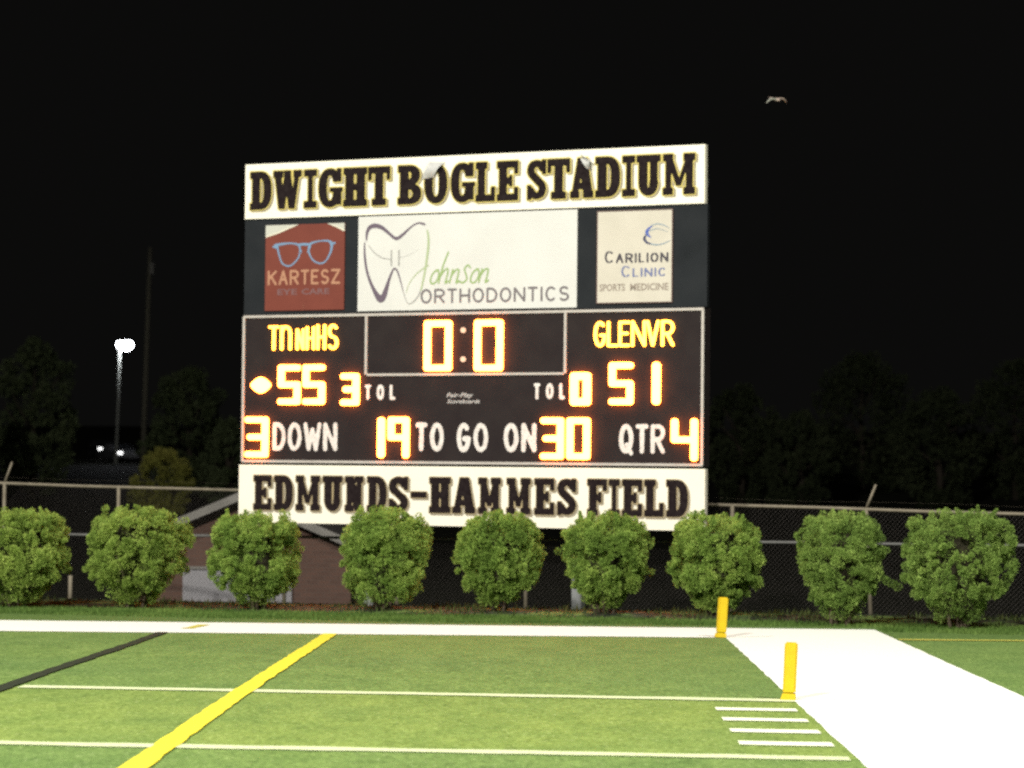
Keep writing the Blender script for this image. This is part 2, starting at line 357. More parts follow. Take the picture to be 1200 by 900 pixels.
# heavy slab serif capitals
def slab_sdf(ch, X, Y, w, h):
    s = min(.24*h, w*.36); b = .165*h; sv = .06*h; B = lambda *a: box_d(X, Y, *a); mn = lambda *a: np.minimum.reduce(a)
    def stem(xc, top=True, bot=True, ww=s, l=sv, r=sv):
        D = B(xc-ww/2, 0, xc+ww/2, h)
        if bot: D = mn(D, B(xc-ww/2-l, 0, xc+ww/2+r, b))
        if top: D = mn(D, B(xc-ww/2-l, h-b, xc+ww/2+r, h))
        return D
    def diag(xa, ya, xb, yb, ww):
        return poly_d(X, Y, [(xa-ww/2, ya), (xa+ww/2, ya), (xb+ww/2, yb), (xb-ww/2, yb)])
    ls = s/2+sv                                             # x of a left stem
    if ch == 'I': return stem(w/2, l=(w-s)/2, r=(w-s)/2)
    if ch == 'D':
        D = stem(ls, l=sv, r=0); o = np.maximum(ell_d(X, Y, w*.42, h/2, w*.58, h/2, 2.6), ls-X); i = ell_d(X, Y, w*.42, h/2, w*.58-s, h/2-b, 2.6)
        i = np.maximum(i, (ls+s/2)-X); return np.maximum(mn(D, o), -i)
    if ch in 'OQ':
        return np.maximum(ell_d(X, Y, w/2, h/2, w/2, h/2, 2.3), -ell_d(X, Y, w/2, h/2, w/2-s, h/2-b, 2.3))
    if ch == 'G':
        D = np.maximum(ell_d(X, Y, w/2, h/2, w/2, h/2, 2.3), -ell_d(X, Y, w/2, h/2, w/2-s, h/2-b, 2.3))
        D = np.maximum(D, -B(w/2+.01, h*.47, w+.1, h*.66)); D = mn(D, B(w-s, h*.06, w, h*.47), B(w/2-.0, h*.40, w+.02, h*.50), B(w-.075, h*.66, w-.005, h)); return D
    if ch in 'HN' or ch == 'U' or ch == 'M':
        rs = w-ls
    if ch == 'H': return mn(stem(ls), stem(rs), B(ls, h/2-b/2, rs, h/2+b/2))
    if ch == 'U':
        s2 = s*.85
        D = mn(B(ls-s/2, h*.3, ls+s/2, h), B(rs-s2/2, h*.3, rs+s2/2, h), B(0, h-b, ls+s/2+sv*.8, h), B(rs-s2/2-sv*.8, h-b, w, h))
        o = ell_d(X, Y, w/2, h*.34, w/2-sv, h*.34, 2.2); i = ell_d(X, Y, w/2, h*.34, w/2-sv-s, h*.34-b*1.1, 2.2); arc_ = np.maximum(np.maximum(o, -i), Y-h*.34)
        return mn(D, arc_)
    if ch == 'N': return mn(stem(ls, ww=s*.66), stem(rs, bot=False, ww=s*.62), diag(ls, h, rs, 0, s*1.0))
    if ch == 'M':
        return mn(stem(ls, ww=s*.56, l=sv*1.2, r=sv*.8), stem(rs, ww=s*.72), diag(ls, h, w/2, h*.22, s*.56), diag(rs, h, w/2, h*.22, s*.42))
    if ch == 'W':
        D = mn(diag(w*.14, h, w*.31, 0, s*.8), diag(w*.49, h, w*.33, 0, s*.55), diag(w*.48, h, w*.67, 0, s*.8), diag(w*.86, h, w*.69, 0, s*.55))
        return mn(D, B(0, h-b, w*.34, h), B(w*.38, h-b, w*.62, h), B(w*.72, h-b, w, h))
    if ch == 'A':
        D = mn(diag(w/2-.02, h, w*.17, 0, s*.7), diag(w/2+.01, h, w*.80, 0, s*1.1), B(w*.3, h*.22, w*.7, h*.22+b*.9))
        return mn(D, B(0, 0, w*.38, b), B(w*.56, 0, w, b))
    if ch == 'T': return mn(stem(w/2, top=False, l=.05, r=.05), B(0, h-b, w, h), B(0, h*.66, .055, h), B(w-.055, h*.66, w, h))
    if ch == 'L': return mn(stem(ls, l=sv, r=sv), B(ls, 0, w, b), B(w-.06, 0, w, h*.36))
    if ch in 'EF':
        D = mn(stem(ls, l=sv, r=sv*.6), B(ls, h-b, w, h), B(w-.06, h*.68, w, h), B(ls, h/2-b/2, w*.72, h/2+b/2), B(w*.72-.045, h*.36, w*.72, h*.64))
        if ch == 'E': D = mn(D, B(ls, 0, w, b), B(w-.06, 0, w, h*.33))
        return D
    if ch == 'B':
        D = stem(ls, l=sv, r=0)
        for cy_, rx, ry in ((h*.745, w*.50, h*.255), (h*.265, w*.56, h*.265)):
            o = np.maximum(ell_d(X, Y, w*.42, cy_, rx, ry, 2.5), ls-X); i = np.maximum(ell_d(X, Y, w*.42, cy_, rx-s, ry-b*.9, 2.5), (ls+s/2)-X)
            D = mn(D, np.maximum(o, -i)) if cy_ > h/2 else mn(D, np.maximum(o, -i))
        return D
    if ch == 'S':
        t = s*.5; pts = arc(w*.5, h*.74, w*.5-t, h*.26-b*.55, 20, 235, 14)+arc(w*.5, h*.27, w*.5-t, h*.27-b*.55, 62, -160, 14)
        D = np.full(X.shape, 1e9)
        for a, q in zip(pts, pts[1:]): D = np.minimum(D, seg_d(X, Y, a, q)-(t if abs(q[0]-a[0]) < 1.1*abs(q[1]-a[1]) else t*.86))
        return mn(D, B(w-.06, h*.64, w, h), B(0, 0, .06, h*.36))
    if ch == '-': return B(0, h/2-.04, w, h/2+.04)

# ------------------------------------------------------------------ scoreboard
BL = Vector((-6.8364, 19.3347, 1.1490)); ux = Vector((.918388, -.395648, -.005071)); vy = Vector((.002113, -.007911, .999966)); nz = ux.cross(vy)
board = empty('scoreboard', (0, 0, 0))
base_pt = BL+ux*3.78; base_pt.z = gz(base_pt.x, base_pt.y)
Mb = Matrix((ux, vy, nz)).transposed().to_4x4(); Mb.translation = BL
board.matrix_world = Mb @ Matrix.Translation((3.78, -(BL.z-base_pt.z), 0))
tag(board, 'football scoreboard with lit orange numerals under the cream Dwight Bogle Stadium banner', 'scoreboard')
OFF = Vector((3.78, -(BL.z-base_pt.z), 0))
bpy.context.view_layer.update()
class PB(MB):                                               # meshes given in board plane metres, u right, v up, z toward viewer
    def build(s, name, parent=None, smooth=False):
        if parent is board: s.v = [(a-OFF.x, b_-OFF.y, c) for a, b_, c in s.v]
        o = MB.build(s, name, parent, smooth)
        return o
_MBbuild = MB.build
def _b(s, name, parent=None, smooth=False):                  # letters under a board panel: panel shares the board origin
    if parent is not None and parent.get('_bp'): s.v = [(a-OFF.x, b_-OFF.y, c) for a, b_, c in s.v]
    return _MBbuild(s, name, parent, smooth)
MB.build = _b
def bpanel(name, x0, y0, x1, y1, z0, z1, mt, bev=0):
    b = PB(); b.box((x0, y0, z0), (x1, y1, z1), mt); o = b.build(name, board)
    if bev: bevel(o, bev, 1)
    o['_bp'] = 1; return o
blk = mat('scoreboard_black', (.016, .012, .0125), .75, .08, noise=(3, (.024, .019, .018), .3))
blk2 = mat('panel_black', (.012, .014, .016), .7, .06, noise=(2, (.019, .021, .023), .3))
cream = mat('banner_cream', (.74, .705, .585), .6, .2, noise=(1.3, (.70, .665, .54), .25))
galv = mat('galvanised_steel', (.25, .26, .26), .5, .5, .6, noise=(5, (.16, .17, .17), .25))
paintw = mat('trim_white', (.44, .41, .37), .6, .2, noise=(8, (.36, .33, .29), .25))
wtxt = mat('caption_white', (.68, .64, .59), .6, .2, noise=(30, (.50, .46, .42), .15))
ink = mat('letter_black', (.010, .0065, .007), .8, .04, noise=(14, (.019, .014, .014), .2))
gold = mat('letter_gold', (.52, .43, .12), .6, .2, noise=(14, (.43, .35, .10), .2))
shade = mat('letter_drop_tan', (.27, .235, .17), .6, .2, noise=(14, (.21, .185, .13), .2))
gold_lo = mat('letter_outline_tan', (.34, .275, .15), .6, .2, noise=(14, (.28, .22, .12), .2))

banner = bpanel('title_banner', .012, 4.655, 7.542, 5.497, -.10, 0, cream)
lower = bpanel('name_banner', -.03, .0, 7.58, .880, -.10, .004, cream)
back = bpanel('advert_backing', 0, 3.185, 7.575, 4.652, -.12, -.03, blk2)
cab = bpanel('display_cabinet', .005, .905, 7.548, 3.180, -.25, -.012, blk)
# beams and posts behind
b = PB()
for v in (.35, 2.0, 3.9, 5.0): b.box((.1, v-.06, -.40), (7.45, v+.06, -.27), galv)
b.build('beam', board)
for u_ in (5.44, 2.02):
    b = PB(); b.box((u_-.075, -(1.35), -.56), (u_+.075, 5.2, -.41), galv); b.build('post', board)
# slab letters
def slab_letters(parent, spec, y_lo, y_hi, z, g, sh, ex, dxy):
    for i, (ch, xa, xb) in enumerate(spec):
        w_, h_ = xb-xa, y_hi-y_lo; c = .0135; pad = .07
        X, Y = field_grid(-pad, -pad, w_+pad, h_+pad, c)
        yo = y_lo
        D = slab_sdf(ch, X, Y, w_, h_); mb = MB(); zz = z+(i % 2)*.0006
        D = D-.004
        Xs, Ys = X-dxy[0], Y-dxy[1]
        mesh_field(mb, slab_sdf(ch, Xs, Ys, w_, h_)-ex*1.05, xa-pad, yo-pad, c, zz, sh)
        mesh_field(mb, D-ex, xa-pad, yo-pad, c, zz+.0025, g)
        mesh_field(mb, D, xa-pad, yo-pad, c, zz+.005, ink)
        mb.build('letter', parent)
T = [('D',.107,.478),('W',.514,1.0),('I',1.05,1.266),('G',1.302,1.692),('H',1.728,2.128),('T',2.15,2.518),
     ('B',2.654,3.047),('O',3.097,3.472),('G',3.535,3.906),('L',3.942,4.254),('E',4.289,4.627),
     ('S',4.78,5.075),('T',5.10,5.455),('A',5.466,5.825),('D',5.860,6.240),('I',6.282,6.473),('U',6.50,6.865),('M',6.885,7.414)]
slab_letters(banner, T, 4.795, 5.375, .002, gold, shade, .017, (.030, -.022))
Bt = [('E',.238,.545),('D',.597,.917),('M',.954,1.404),('U',1.44,1.77),('N',1.80,2.15),('D',2.197,2.52),('S',2.566,2.877),('-',2.931,3.187),
      ('H',3.239,3.583),('A',3.618,3.985),('M',4.02,4.416),('M',4.479,4.895),('E',4.944,5.252),('S',5.31,5.598),
      ('F',5.781,6.079),('I',6.114,6.277),('E',6.322,6.625),('L',6.665,6.955),('D',7.003,7.323)]
slab_letters(lower, Bt, .195, .715, .006, gold_lo, shade, .012, (.026, -.028))
# peeled, curled vinyl over the O and the A
def flap(x0, y0, pts, seed):
    b = PB(); n = 6; vs = []
    for i in range(n+1):
        for j in range(n+1):
            s_, t_ = i/n, j/n
            p = Vector(pts[0])*(1-s_)*(1-t_)+Vector(pts[1])*s_*(1-t_)+Vector(pts[2])*s_*t_+Vector(pts[3])*(1-s_)*t_
            zc = .012+.07*math.sin(math.pi*min(1, t_))*(.4+.6*s_)+.01*math.sin(5*s_+seed)
            vs.append((x0+p.x, y0+p.y, zc))
    fs = [(i*(n+1)+j, (i+1)*(n+1)+j, (i+1)*(n+1)+j+1, i*(n+1)+j+1) for i in range(n) for j in range(n)]
    b.add(vs, fs, mat('vinyl_backing', (.47, .465, .44), .5, .3, noise=(8, (.34, .34, .33), .2))); o = b.build('peeled_vinyl', board, smooth=True); return o
flap(3.06, 5.16, [(0, 0), (.19, .02), (.37, .24), (.12, .25)], 1)
flap(5.60, 5.25, [(.02, .16), (.20, .06), (.26, .02), (.05, .17)], 3)
flap(5.50, 5.20, [(.12, .18), (.28, .14), (.31, -.02), (.22, .02)], 2)
# thin seam lines / trim round the cabinet
def bar(parent, name, x0, y0, x1, y1, z0=-.012, z1=.014, mt=None):
    b = PB(); b.box((x0-OFF.x, y0-OFF.y, z0), (x1-OFF.x, y1-OFF.y, z1), mt or paintw); o = _MBbuild(b, name, parent); return o
tw = .038
bar(cab, 'trim', .02, .905+.01, 7.54, .905+.01+tw); bar(cab, 'trim', .02, 3.13, 7.54, 3.13+tw)
bar(cab, 'trim', .005, .93, .005+tw, 3.15, z1=.012); bar(cab, 'trim', 7.51, .93, 7.51+tw, 3.15, z1=.012)
bar(cab, 'trim', 2.125, 2.25, 2.125+tw, 3.13, z1=.012); bar(cab, 'trim', 5.385, 2.25, 5.385+tw, 3.13, z1=.012)
bar(cab, 'trim', 2.125+tw, 2.228, 5.385, 2.228+tw*.9, z1=.013)
# LED numerals
led = emit('led_amber', (1.0, .20, .025), 32)
led_y = emit('led_yellow', (1.0, .36, .03), 13)
SEG = {'0': 'abcdef', '1': 'bc', '2': 'abged', '3': 'abgcd', '4': 'fgbc', '5': 'afgcd', '9': 'abfgc'}
def digit(ch, x0, y0, x1, y1, t=.045):
    """seven-segment numeral of LED bars, 4 cm proud of the cabinet"""
    X, Y = field_grid(x0-.02, y0-.02, x1+.02, y1+.02, .012)
    xa, xb, ya, yb = x0+t, x1-t, y0+t, y1-t; ym = (ya+yb)/2
    S = {'a': ((xa, yb), (xb, yb)), 'b': ((xb, yb), (xb, ym)), 'c': ((xb, ym), (xb, ya)), 'd': ((xa, ya), (xb, ya)), 'e': ((xa, ya), (xa, ym)), 'f': ((xa, ym), (xa, yb)), 'g': ((xa, ym), (xb, ym))}
    D = np.full(X.shape, 1e9)
    for k in SEG[ch]:
        a, b_ = S[k]
        if k == 'g' and ch == '3': a = (xa+.04, ym)
        D = np.minimum(D, seg_d(X, Y, a, b_)-t)
    mb = MB(); mesh_field(mb, D, X[0, 0], Y[0, 0], .012, .050, led, .060)
    mb.build('digit', cab)
digit('0', 3.135, 2.295, 3.575, 3.045); digit('0', 3.960, 2.290, 4.410, 3.045)
digit('5', .655, 1.80, 1.025, 2.405); digit('5', 1.085, 1.80, 1.450, 2.405); digit('3', 1.735, 1.785, 2.035, 2.268)
digit('3', .085, .992, .475, 1.612); 
digit('1', 2.365, 1.0, 2.475, 1.605, .050); digit('9', 2.545, 1.0, 2.885, 1.612)
digit('3', 5.04, .998, 5.395, 1.605); digit('0', 5.455, .998, 5.81, 1.605)
digit('0', 5.505, 1.78, 5.815, 2.258, .054); digit('5', 6.11, 1.79, 6.475, 2.40); digit('1', 6.775, 1.79, 6.89, 2.40, .055)
digit('4', 7.075, .99, 7.462, 1.592)
def blob(name, cx, cy, rx, ry, mt, z=.03, p=2.0, hole=None):
    X, Y = field_grid(cx-rx-.02, cy-ry-.02, cx+rx+.02, cy+ry+.02, .012)
    D = ell_d(X, Y, cx, cy, rx, ry, p)
    if hole: D = np.maximum(D, -ell_d(X, Y, cx, cy, hole[0], hole[1]))
    mb = MB(); mesh_field(mb, D, X[0, 0], Y[0, 0], .012, z, mt, z+.01); return mb.build(name, cab)
led_w = emit('led_dim_colon', (1.0, .62, .40), 1.3)
blob('colon_dot', 3.763, 2.896, .036, .040, led_w); blob('colon_dot', 3.766, 2.466, .036, .040, led_w)
blob('possession_light', .337, 2.097, .170, .122, led, p=1.45)
# team name matrices
def dotword(glyphs):
    for ch, xa, xb, ya, yb in glyphs:
        mb = MB(); stroke_letter(mb, ch, xa, ya, xb-xa, yb-ya, .019, .022, led_y, .011, 0, .03); mb.build('matrix_letter', cab)
dotword([('T', .465, .645, 2.63, 3.005), ('n', .675, .86, 2.63, 3.005), ('N', .945, 1.085, 2.63, 2.955), ('H', 1.115, 1.265, 2.63, 2.985), ('H', 1.30, 1.455, 2.63, 3.015), ('S', 1.495, 1.665, 2.63, 3.015)])
dotword([('G', 5.86, 6.045, 2.625, 2.995), ('L', 6.065, 6.235, 2.625, 2.995), ('E', 6.245, 6.42, 2.625, 2.995), ('N', 6.44, 6.66, 2.625, 3.0), ('V', 6.67, 6.87, 2.625, 3.0), ('R', 6.90, 7.095, 2.625, 3.0)])
# painted captions
word(cab, 'TOL', 2.125, 1.868, 2.64, 2.098, .024, wtxt, -.008, gap=.75, rough=.004)
word(cab, 'TOL', 4.905, 1.872, 5.405, 2.108, .024, wtxt, -.008, gap=.75, rough=.004)
word(cab, 'DOWN', .545, 1.095, 1.665, 1.530, .034, wtxt, -.008, gap=.14, rough=.006)
word(cab, 'TO', 2.985, 1.100, 3.455, 1.530, .036, wtxt, -.008, gap=.2, rough=.006)
word(cab, 'GO', 3.665, 1.095, 4.180, 1.525, .036, wtxt, -.008, gap=.2, rough=.006)
word(cab, 'ON', 4.43, 1.100, 4.955, 1.525, .036, wtxt, -.008, gap=.2, rough=.006)
word(cab, 'QTR', 6.255, 1.090, 6.965, 1.515, .034, wtxt, -.008, gap=.14, rough=.006)
# ---- built-in font text for the smallest print
def smalltext(parent, s_, x0, y0, wd, ht, mt, z, name='small_print', shear=0):
    cu = bpy.data.curves.new('t', 'FONT'); cu.body = s_; cu.size = 1; cu.shear = shear; cu.offset = .02; cu.resolution_u = 2
    o = bpy.data.objects.new('t', cu); col.objects.link(o); bpy.context.view_layer.update()
    me = bpy.data.meshes.new_from_object(o.evaluated_get(bpy.context.evaluated_depsgraph_get()))
    bpy.data.objects.remove(o); co = [v.co.copy() for v in me.vertices]
    xa, xb = min(c.x for c in co), max(c.x for c in co); ya, yb = min(c.y for c in co), max(c.y for c in co)
    for v, c in zip(me.vertices, co):
        v.co = (x0+(c.x-xa)/(xb-xa)*wd-OFF.x, y0+(c.y-ya)/(yb-ya)*ht-OFF.y, z)
    me.materials.clear(); me.materials.append(mt); q = bpy.data.objects.new(name, me); col.objects.link(q); q.parent = parent; return q
greytxt = mat('maker_grey', (.40, .38, .36), .6)
smalltext(cab, 'Fair-Play', 3.49, 1.885, .44, .085, greytxt, -.008, 'maker_mark', .3)
smalltext(cab, 'Scoreboards', 3.50, 1.815, .54, .06, greytxt, -.008, 'maker_mark', .3)

# ---- sponsor panels
def curve_strokes(parent, name, pls, z, mt, c=.011, depth=0):
    """pls: list of polylines of (x, y, halfwidth)"""
    P = [p for pl in pls for p in pl]; t = max(p[2] for p in P)+.01
    X, Y = field_grid(min(p[0] for p in P)-t, min(p[1] for p in P)-t, max(p[0] for p in P)+t, max(p[1] for p in P)+t, c)
    D = np.full(X.shape, 1e9)
    for pl in pls:
        pl = smooth_pl(pl)
        for a, b_ in zip(pl, pl[1:]):
            dx, dy = b_[0]-a[0], b_[1]-a[1]; tt = np.clip(((X-a[0])*dx+(Y-a[1])*dy)/(dx*dx+dy*dy+1e-12), 0, 1)
            D = np.minimum(D, np.hypot(X-a[0]-tt*dx, Y-a[1]-tt*dy)-(a[2]+(b_[2]-a[2])*tt))
    mb = MB(); mesh_field(mb, D, X[0, 0], Y[0, 0], c, z, mt, depth); return mb.build(name, parent)
def smooth_pl(pl, k=4):
    if len(pl) < 3: return pl
    out = []; n = len(pl)
    for i in range(n-1):
        p0, p1, p2, p3 = pl[max(i-1, 0)], pl[i], pl[i+1], pl[min(i+2, n-1)]
        for j in range(k):
            t = j/k; out.append(tuple(.5*((2*p1[q])+(-p0[q]+p2[q])*t+(2*p0[q]-5*p1[q]+4*p2[q]-p3[q])*t*t+(-p0[q]+3*p1[q]-3*p2[q]+p3[q])*t**3) for q in range(3)))
    out.append(pl[-1]); return out
joh = bpanel('sponsor_panel', 1.985, 3.205, 5.572, 4.632, -.03, -.008, mat('panel_white', (.545, .54, .505), .6, .2, noise=(1.5, (.49, .487, .455), .3)))
joh['label'] = 'white orthodontics sponsor panel with tooth outline'
plum = mat('print_plum', (.10, .075, .10), .6); grn = mat('print_green', (.22, .31, .115), .6); grn_l = mat('print_pale_green', (.30, .36, .20), .6); gry = mat('print_grey', (.24, .235, .22), .6)
zz = -.005
curve_strokes(joh, 'tooth_outline', [[(2.125,4.27,.012),(2.13,4.37,.022),(2.167,4.455,.030),(2.261,4.49,.034),(2.387,4.455,.030),(2.513,4.36,.022),(2.628,4.285,.024),(2.741,4.345,.022),(2.863,4.445,.014),(2.986,4.508,.012),(3.085,4.49,.016),(3.11,4.475,.006)]], zz, plum)
curve_strokes(joh, 'tooth_outline', [[(2.093,4.24,.010),(2.10,4.028,.018),(2.145,3.785,.020),(2.24,3.56,.026),(2.36,3.385,.050),(2.43,3.43,.046),(2.50,3.63,.026),(2.56,3.78,.016),(2.602,3.835,.014),(2.65,3.80,.013),(2.70,3.67,.010),(2.751,3.50,.007)]], zz, plum)
curve_strokes(joh, 'tooth_outline', [[(2.751,3.50,.007),(2.794,3.38,.006),(2.83,3.315,.006),(2.88,3.305,.008),(2.98,3.38,.010),(3.05,3.50,.012)]], zz, gry)
curve_strokes(joh, 'script_letter', [[(3.141,4.40,.010),(3.165,4.30,.016),(3.166,4.15,.018),(3.145,3.98,.018),(3.118,3.80,.016),(3.07,3.58,.014),(3.05,3.50,.012)], [(2.803,3.46,.005),(2.85,3.60,.007),(2.955,3.73,.008),(3.077,3.82,.009),(3.17,3.87,.010)]], zz+.001, grn_l)
curve_strokes(joh, 'brace_wire', [[(2.161,4.194,.006),(2.267,4.079,.007),(2.393,4.002,.007),(2.538,3.975,.007)], [(2.683,3.995,.005),(2.827,4.028,.004),(3.012,4.116,.003)]], zz, gry)
curve_strokes(joh, 'brace_bracket', [[(2.55,4.11,.011),(2.55,3.88,.011)], [(2.676,4.11,.011),(2.676,3.88,.011)]], zz, gry)
def script(dx, pls): return [[(dx+p[0]+(p[1])*.28, 3.60+p[1], .013) for p in pl] for pl in pls]
o_ = lambda: [[(.09,.20),(.03,.17),(.0,.09),(.02,.01),(.08,.0),(.12,.07),(.11,.16),(.06,.20)]]
n_ = lambda: [[(.0,.20),(.0,.0)], [(.0,.10),(.05,.19),(.10,.19),(.11,.10),(.11,.0),(.15,.03)]]
x = 3.19
curve_strokes(joh, 'script_letter', script(x, o_()), zz, grn)
curve_strokes(joh, 'script_letter', script(x+.15, [[(.03,.46),(.0,.25),(.0,.0)], [(.0,.10),(.05,.20),(.10,.20),(.11,.10),(.11,.0),(.15,.03)]]), zz, grn)
curve_strokes(joh, 'script_letter', script(x+.33, n_()), zz, grn)
curve_strokes(joh, 'script_letter', script(x+.51, [[(.10,.22),(.05,.26),(.01,.20),(.06,.12),(.09,.05),(.04,.0),(-.02,.02)]]), zz, grn)
curve_strokes(joh, 'script_letter', script(x+.66, o_()), zz, grn)
curve_strokes(joh, 'script_letter', script(x+.81, n_()), zz, grn)
word(joh, 'ORTHODONTICS', 3.045, 3.300, 5.455, 3.520, .0165, mat('print_dark_grey', (.12, .105, .11), .6), zz, gap=.22, c=.011)

kar = bpanel('sponsor_panel', .378, 3.235, 1.750, 4.550, -.03, -.008, mat('panel_rust', (.155, .038, .024), .55, .2, noise=(2.5, (.12, .028, .018), .3)))
kar['label'] = 'rust-red eyewear sponsor panel with a pair of blue glasses'
pale = mat('panel_pale_corner', (.42, .42, .36), .5)
curve_pale = MB(); curve_pale.add([(.380,4.548,zz),(.380,4.36,zz),(.60,4.42,zz),(.80,4.49,zz),(.96,4.548,zz)], [(0,1,2,3,4)], pale); curve_pale.build('pale_corner', kar)
curve_pale = MB(); curve_pale.add([(1.748,4.548,zz),(1.44,4.548,zz),(1.60,4.49,zz),(1.748,4.42,zz)], [(0,1,2,3)], pale); curve_pale.build('pale_corner', kar)
cr = mat('panel_cream_edge', (.60, .57, .45), .5)
curve_strokes(kar, 'cream_edge', [[(.392,4.375,.010),(.60,4.43,.010),(.80,4.50,.008),(.93,4.535,.004)]], zz+.001, cr)
curve_strokes(kar, 'cream_edge', [[(1.738,4.435,.010),(1.60,4.50,.009),(1.50,4.535,.004)]], zz+.001, cr)
blue = mat('print_steel_blue', (.13, .22, .33), .5); blue_l = mat('print_pale_blue', (.25, .26, .29), .5)
gx = lambda x, y, t: (.26+x/900*1.80*.893+.04, 4.69-y/900*1.70*.93, t)
def G(*p): return [(.378+(a-80)/690*1.372, 4.550-(b_-90)/770*1.315, t) for a, b_, t in p]
curve_strokes(kar, 'glasses', [G((165,270,.016),(205,265,.020),(300,258,.012),(370,275,.016),(385,330,.013),(365,400,.012),(300,460,.012),(235,440,.012),(205,370,.014),(190,310,.016),(180,275,.020)),
                               G((470,300,.018),(480,265,.018),(560,245,.010),(640,250,.016),(660,285,.022),(650,350,.016),(610,425,.012),(560,445,.012),(500,415,.012),(465,350,.014),(462,295,.018))], zz, blue)
for q_ in (G((370,275,.018),(420,270,.020),(475,275,.018)), G((150,285,.014),(185,290,.026)), G((690,265,.012),(655,275,.024)), G((395,320,.008),(400,350,.006)), G((455,320,.008),(450,350,.006))):
    curve_strokes(kar, 'glasses_frame', [q_], zz+.001, blue)
salmon = mat('print_salmon', (.34, .17, .10), .6)
word(kar, 'KARTESZ', .425, 3.625, 1.685, 3.855, .0185, salmon, zz, gap=.2, c=.011)
fd = mat('print_faded', (.145, .075, .075), .6)
smalltext(kar, 'EYE', .60, 3.475, .34, .09, fd, zz); smalltext(kar, 'CARE', 1.02, 3.475, .48, .09, fd, zz)
curve_strokes(kar, 'crease', [[(1.06,3.26,.004),(1.06,3.34,.004)]], zz, salmon)

car_ = bpanel('sponsor_panel', 5.895, 3.265, 7.045, 4.582, -.03, -.008, mat('panel_ivory', (.50, .465, .39), .6, .2, noise=(2.2, (.43, .40, .33), .3)))
car_['label'] = 'ivory clinic sponsor panel with blue swoosh'
bar(car_, 'edging', 5.882, 3.250, 5.896, 4.596, -.03, -.004, mat('edging_brown', (.10, .06, .05), .5)); bar(car_, 'edging', 7.044, 3.250, 7.058, 4.596, -.03, -.004, mat('edging_brown', (.10, .06, .05)))
bar(car_, 'edging', 5.896, 4.581, 7.044, 4.595, -.03, -.004, mat('edging_brown', (0, 0, 0))); bar(car_, 'edging', 5.896, 3.251, 7.044, 3.266, -.03, -.004, mat('edging_brown', (0, 0, 0)))
navy = mat('print_navy', (.025, .03, .08), .5); dblk = mat('print_black', (.035, .03, .04), .5); mblue = mat('print_mid_blue', (.05, .085, .30), .5); sky_ = mat('print_sky', (.17, .23, .28), .5); lav = mat('print_lavender', (.11, .13, .25), .5)
def K(*p): return [(5.895+(a-80)/645*1.15, 4.582-(b_-60)/795*1.317, t) for a, b_, t in p]
curve_strokes(car_, 'swoosh', [K((565,190,.004),(530,215,.014),(510,245,.026),(515,270,.020),(550,300,.004))], zz, mblue)
curve_strokes(car_, 'swoosh', [K((500,275,.010),(488,305,.020),(505,335,.016),(540,352,.010))], zz+.0008, navy)
curve_strokes(car_, 'swoosh', [K((545,195,.006),(600,180,.008),(660,195,.006),(710,225,.004)), K((530,240,.006),(600,222,.006),(690,250,.004)), K((540,352,.010),(600,362,.008),(660,350,.007),(712,325,.005))], zz+.0004, sky_)
word(car_, 'CARILION', 6.010, 3.830, 6.995, 4.015, .0150, dblk, zz, gap=.2, c=.010, caps={0}, thin=.55)
word(car_, 'CLINIC', 6.270, 3.625, 6.960, 3.795, .0135, lav, zz, gap=.2, c=.010, caps={0}, thin=.55)
tp = mat('print_taupe', (.22, .18, .145), .6)
smalltext(car_, 'SPORTS', 5.93, 3.430, .40, .105, tp, zz); smalltext(car_, 'MEDICINE', 6.41, 3.430, .59, .105, tp, zz)
for o in list(bpy.data.objects):
    if '_bp' in o: del o['_bp']

# ------------------------------------------------------------------ leaves
def leaf_mat(name, c0, c1, c2, sc=3.0):
    m = bpy.data.materials.new(name); m.use_nodes = True; nt = m.node_tree; N = nt.nodes; L = nt.links; b = N['Principled BSDF']
    g = N.new('ShaderNodeNewGeometry'); r = N.new('ShaderNodeValToRGB'); e = r.color_ramp.elements
    e[0].color = (*c0, 1); e[1].color = (*c2, 1); x = r.color_ramp.elements.new(.5); x.color = (*c1, 1)
    n = N.new('ShaderNodeTexNoise'); n.inputs['Scale'].default_value = sc; n.inputs['Detail'].default_value = 2
    L.new(g.outputs['Position'], n.inputs['Vector'])
    ma = N.new('ShaderNodeMath'); ma.operation = 'MULTIPLY_ADD'; ma.inputs[1].default_value = .45; L.new(g.outputs['Random Per Island'], ma.inputs[0])
    mb_ = N.new('ShaderNodeMath'); mb_.operation = 'MULTIPLY_ADD'; mb_.inputs[1].default_value = 1.5; mb_.inputs[2].default_value = -.48
    L.new(n.outputs['Fac'], mb_.inputs[0]); L.new(mb_.outputs[0], ma.inputs[2]); L.new(ma.outputs[0], r.inputs[0]); L.new(r.outputs[0], b.inputs['Base Color'])
    b.inputs['Roughness'].default_value = .8; b.inputs['Specular IOR Level'].default_value = .12
    tr = N.new('ShaderNodeBsdfTranslucent'); mx = N.new('ShaderNodeMixShader'); mx.inputs[0].default_value = .35
    L.new(r.outputs[0], tr.inputs[0]); L.new(b.outputs[0], mx.inputs[1]); L.new(tr.outputs[0], mx.inputs[2]); L.new(mx.outputs[0], N['Material Output'].inputs[0])
    return m
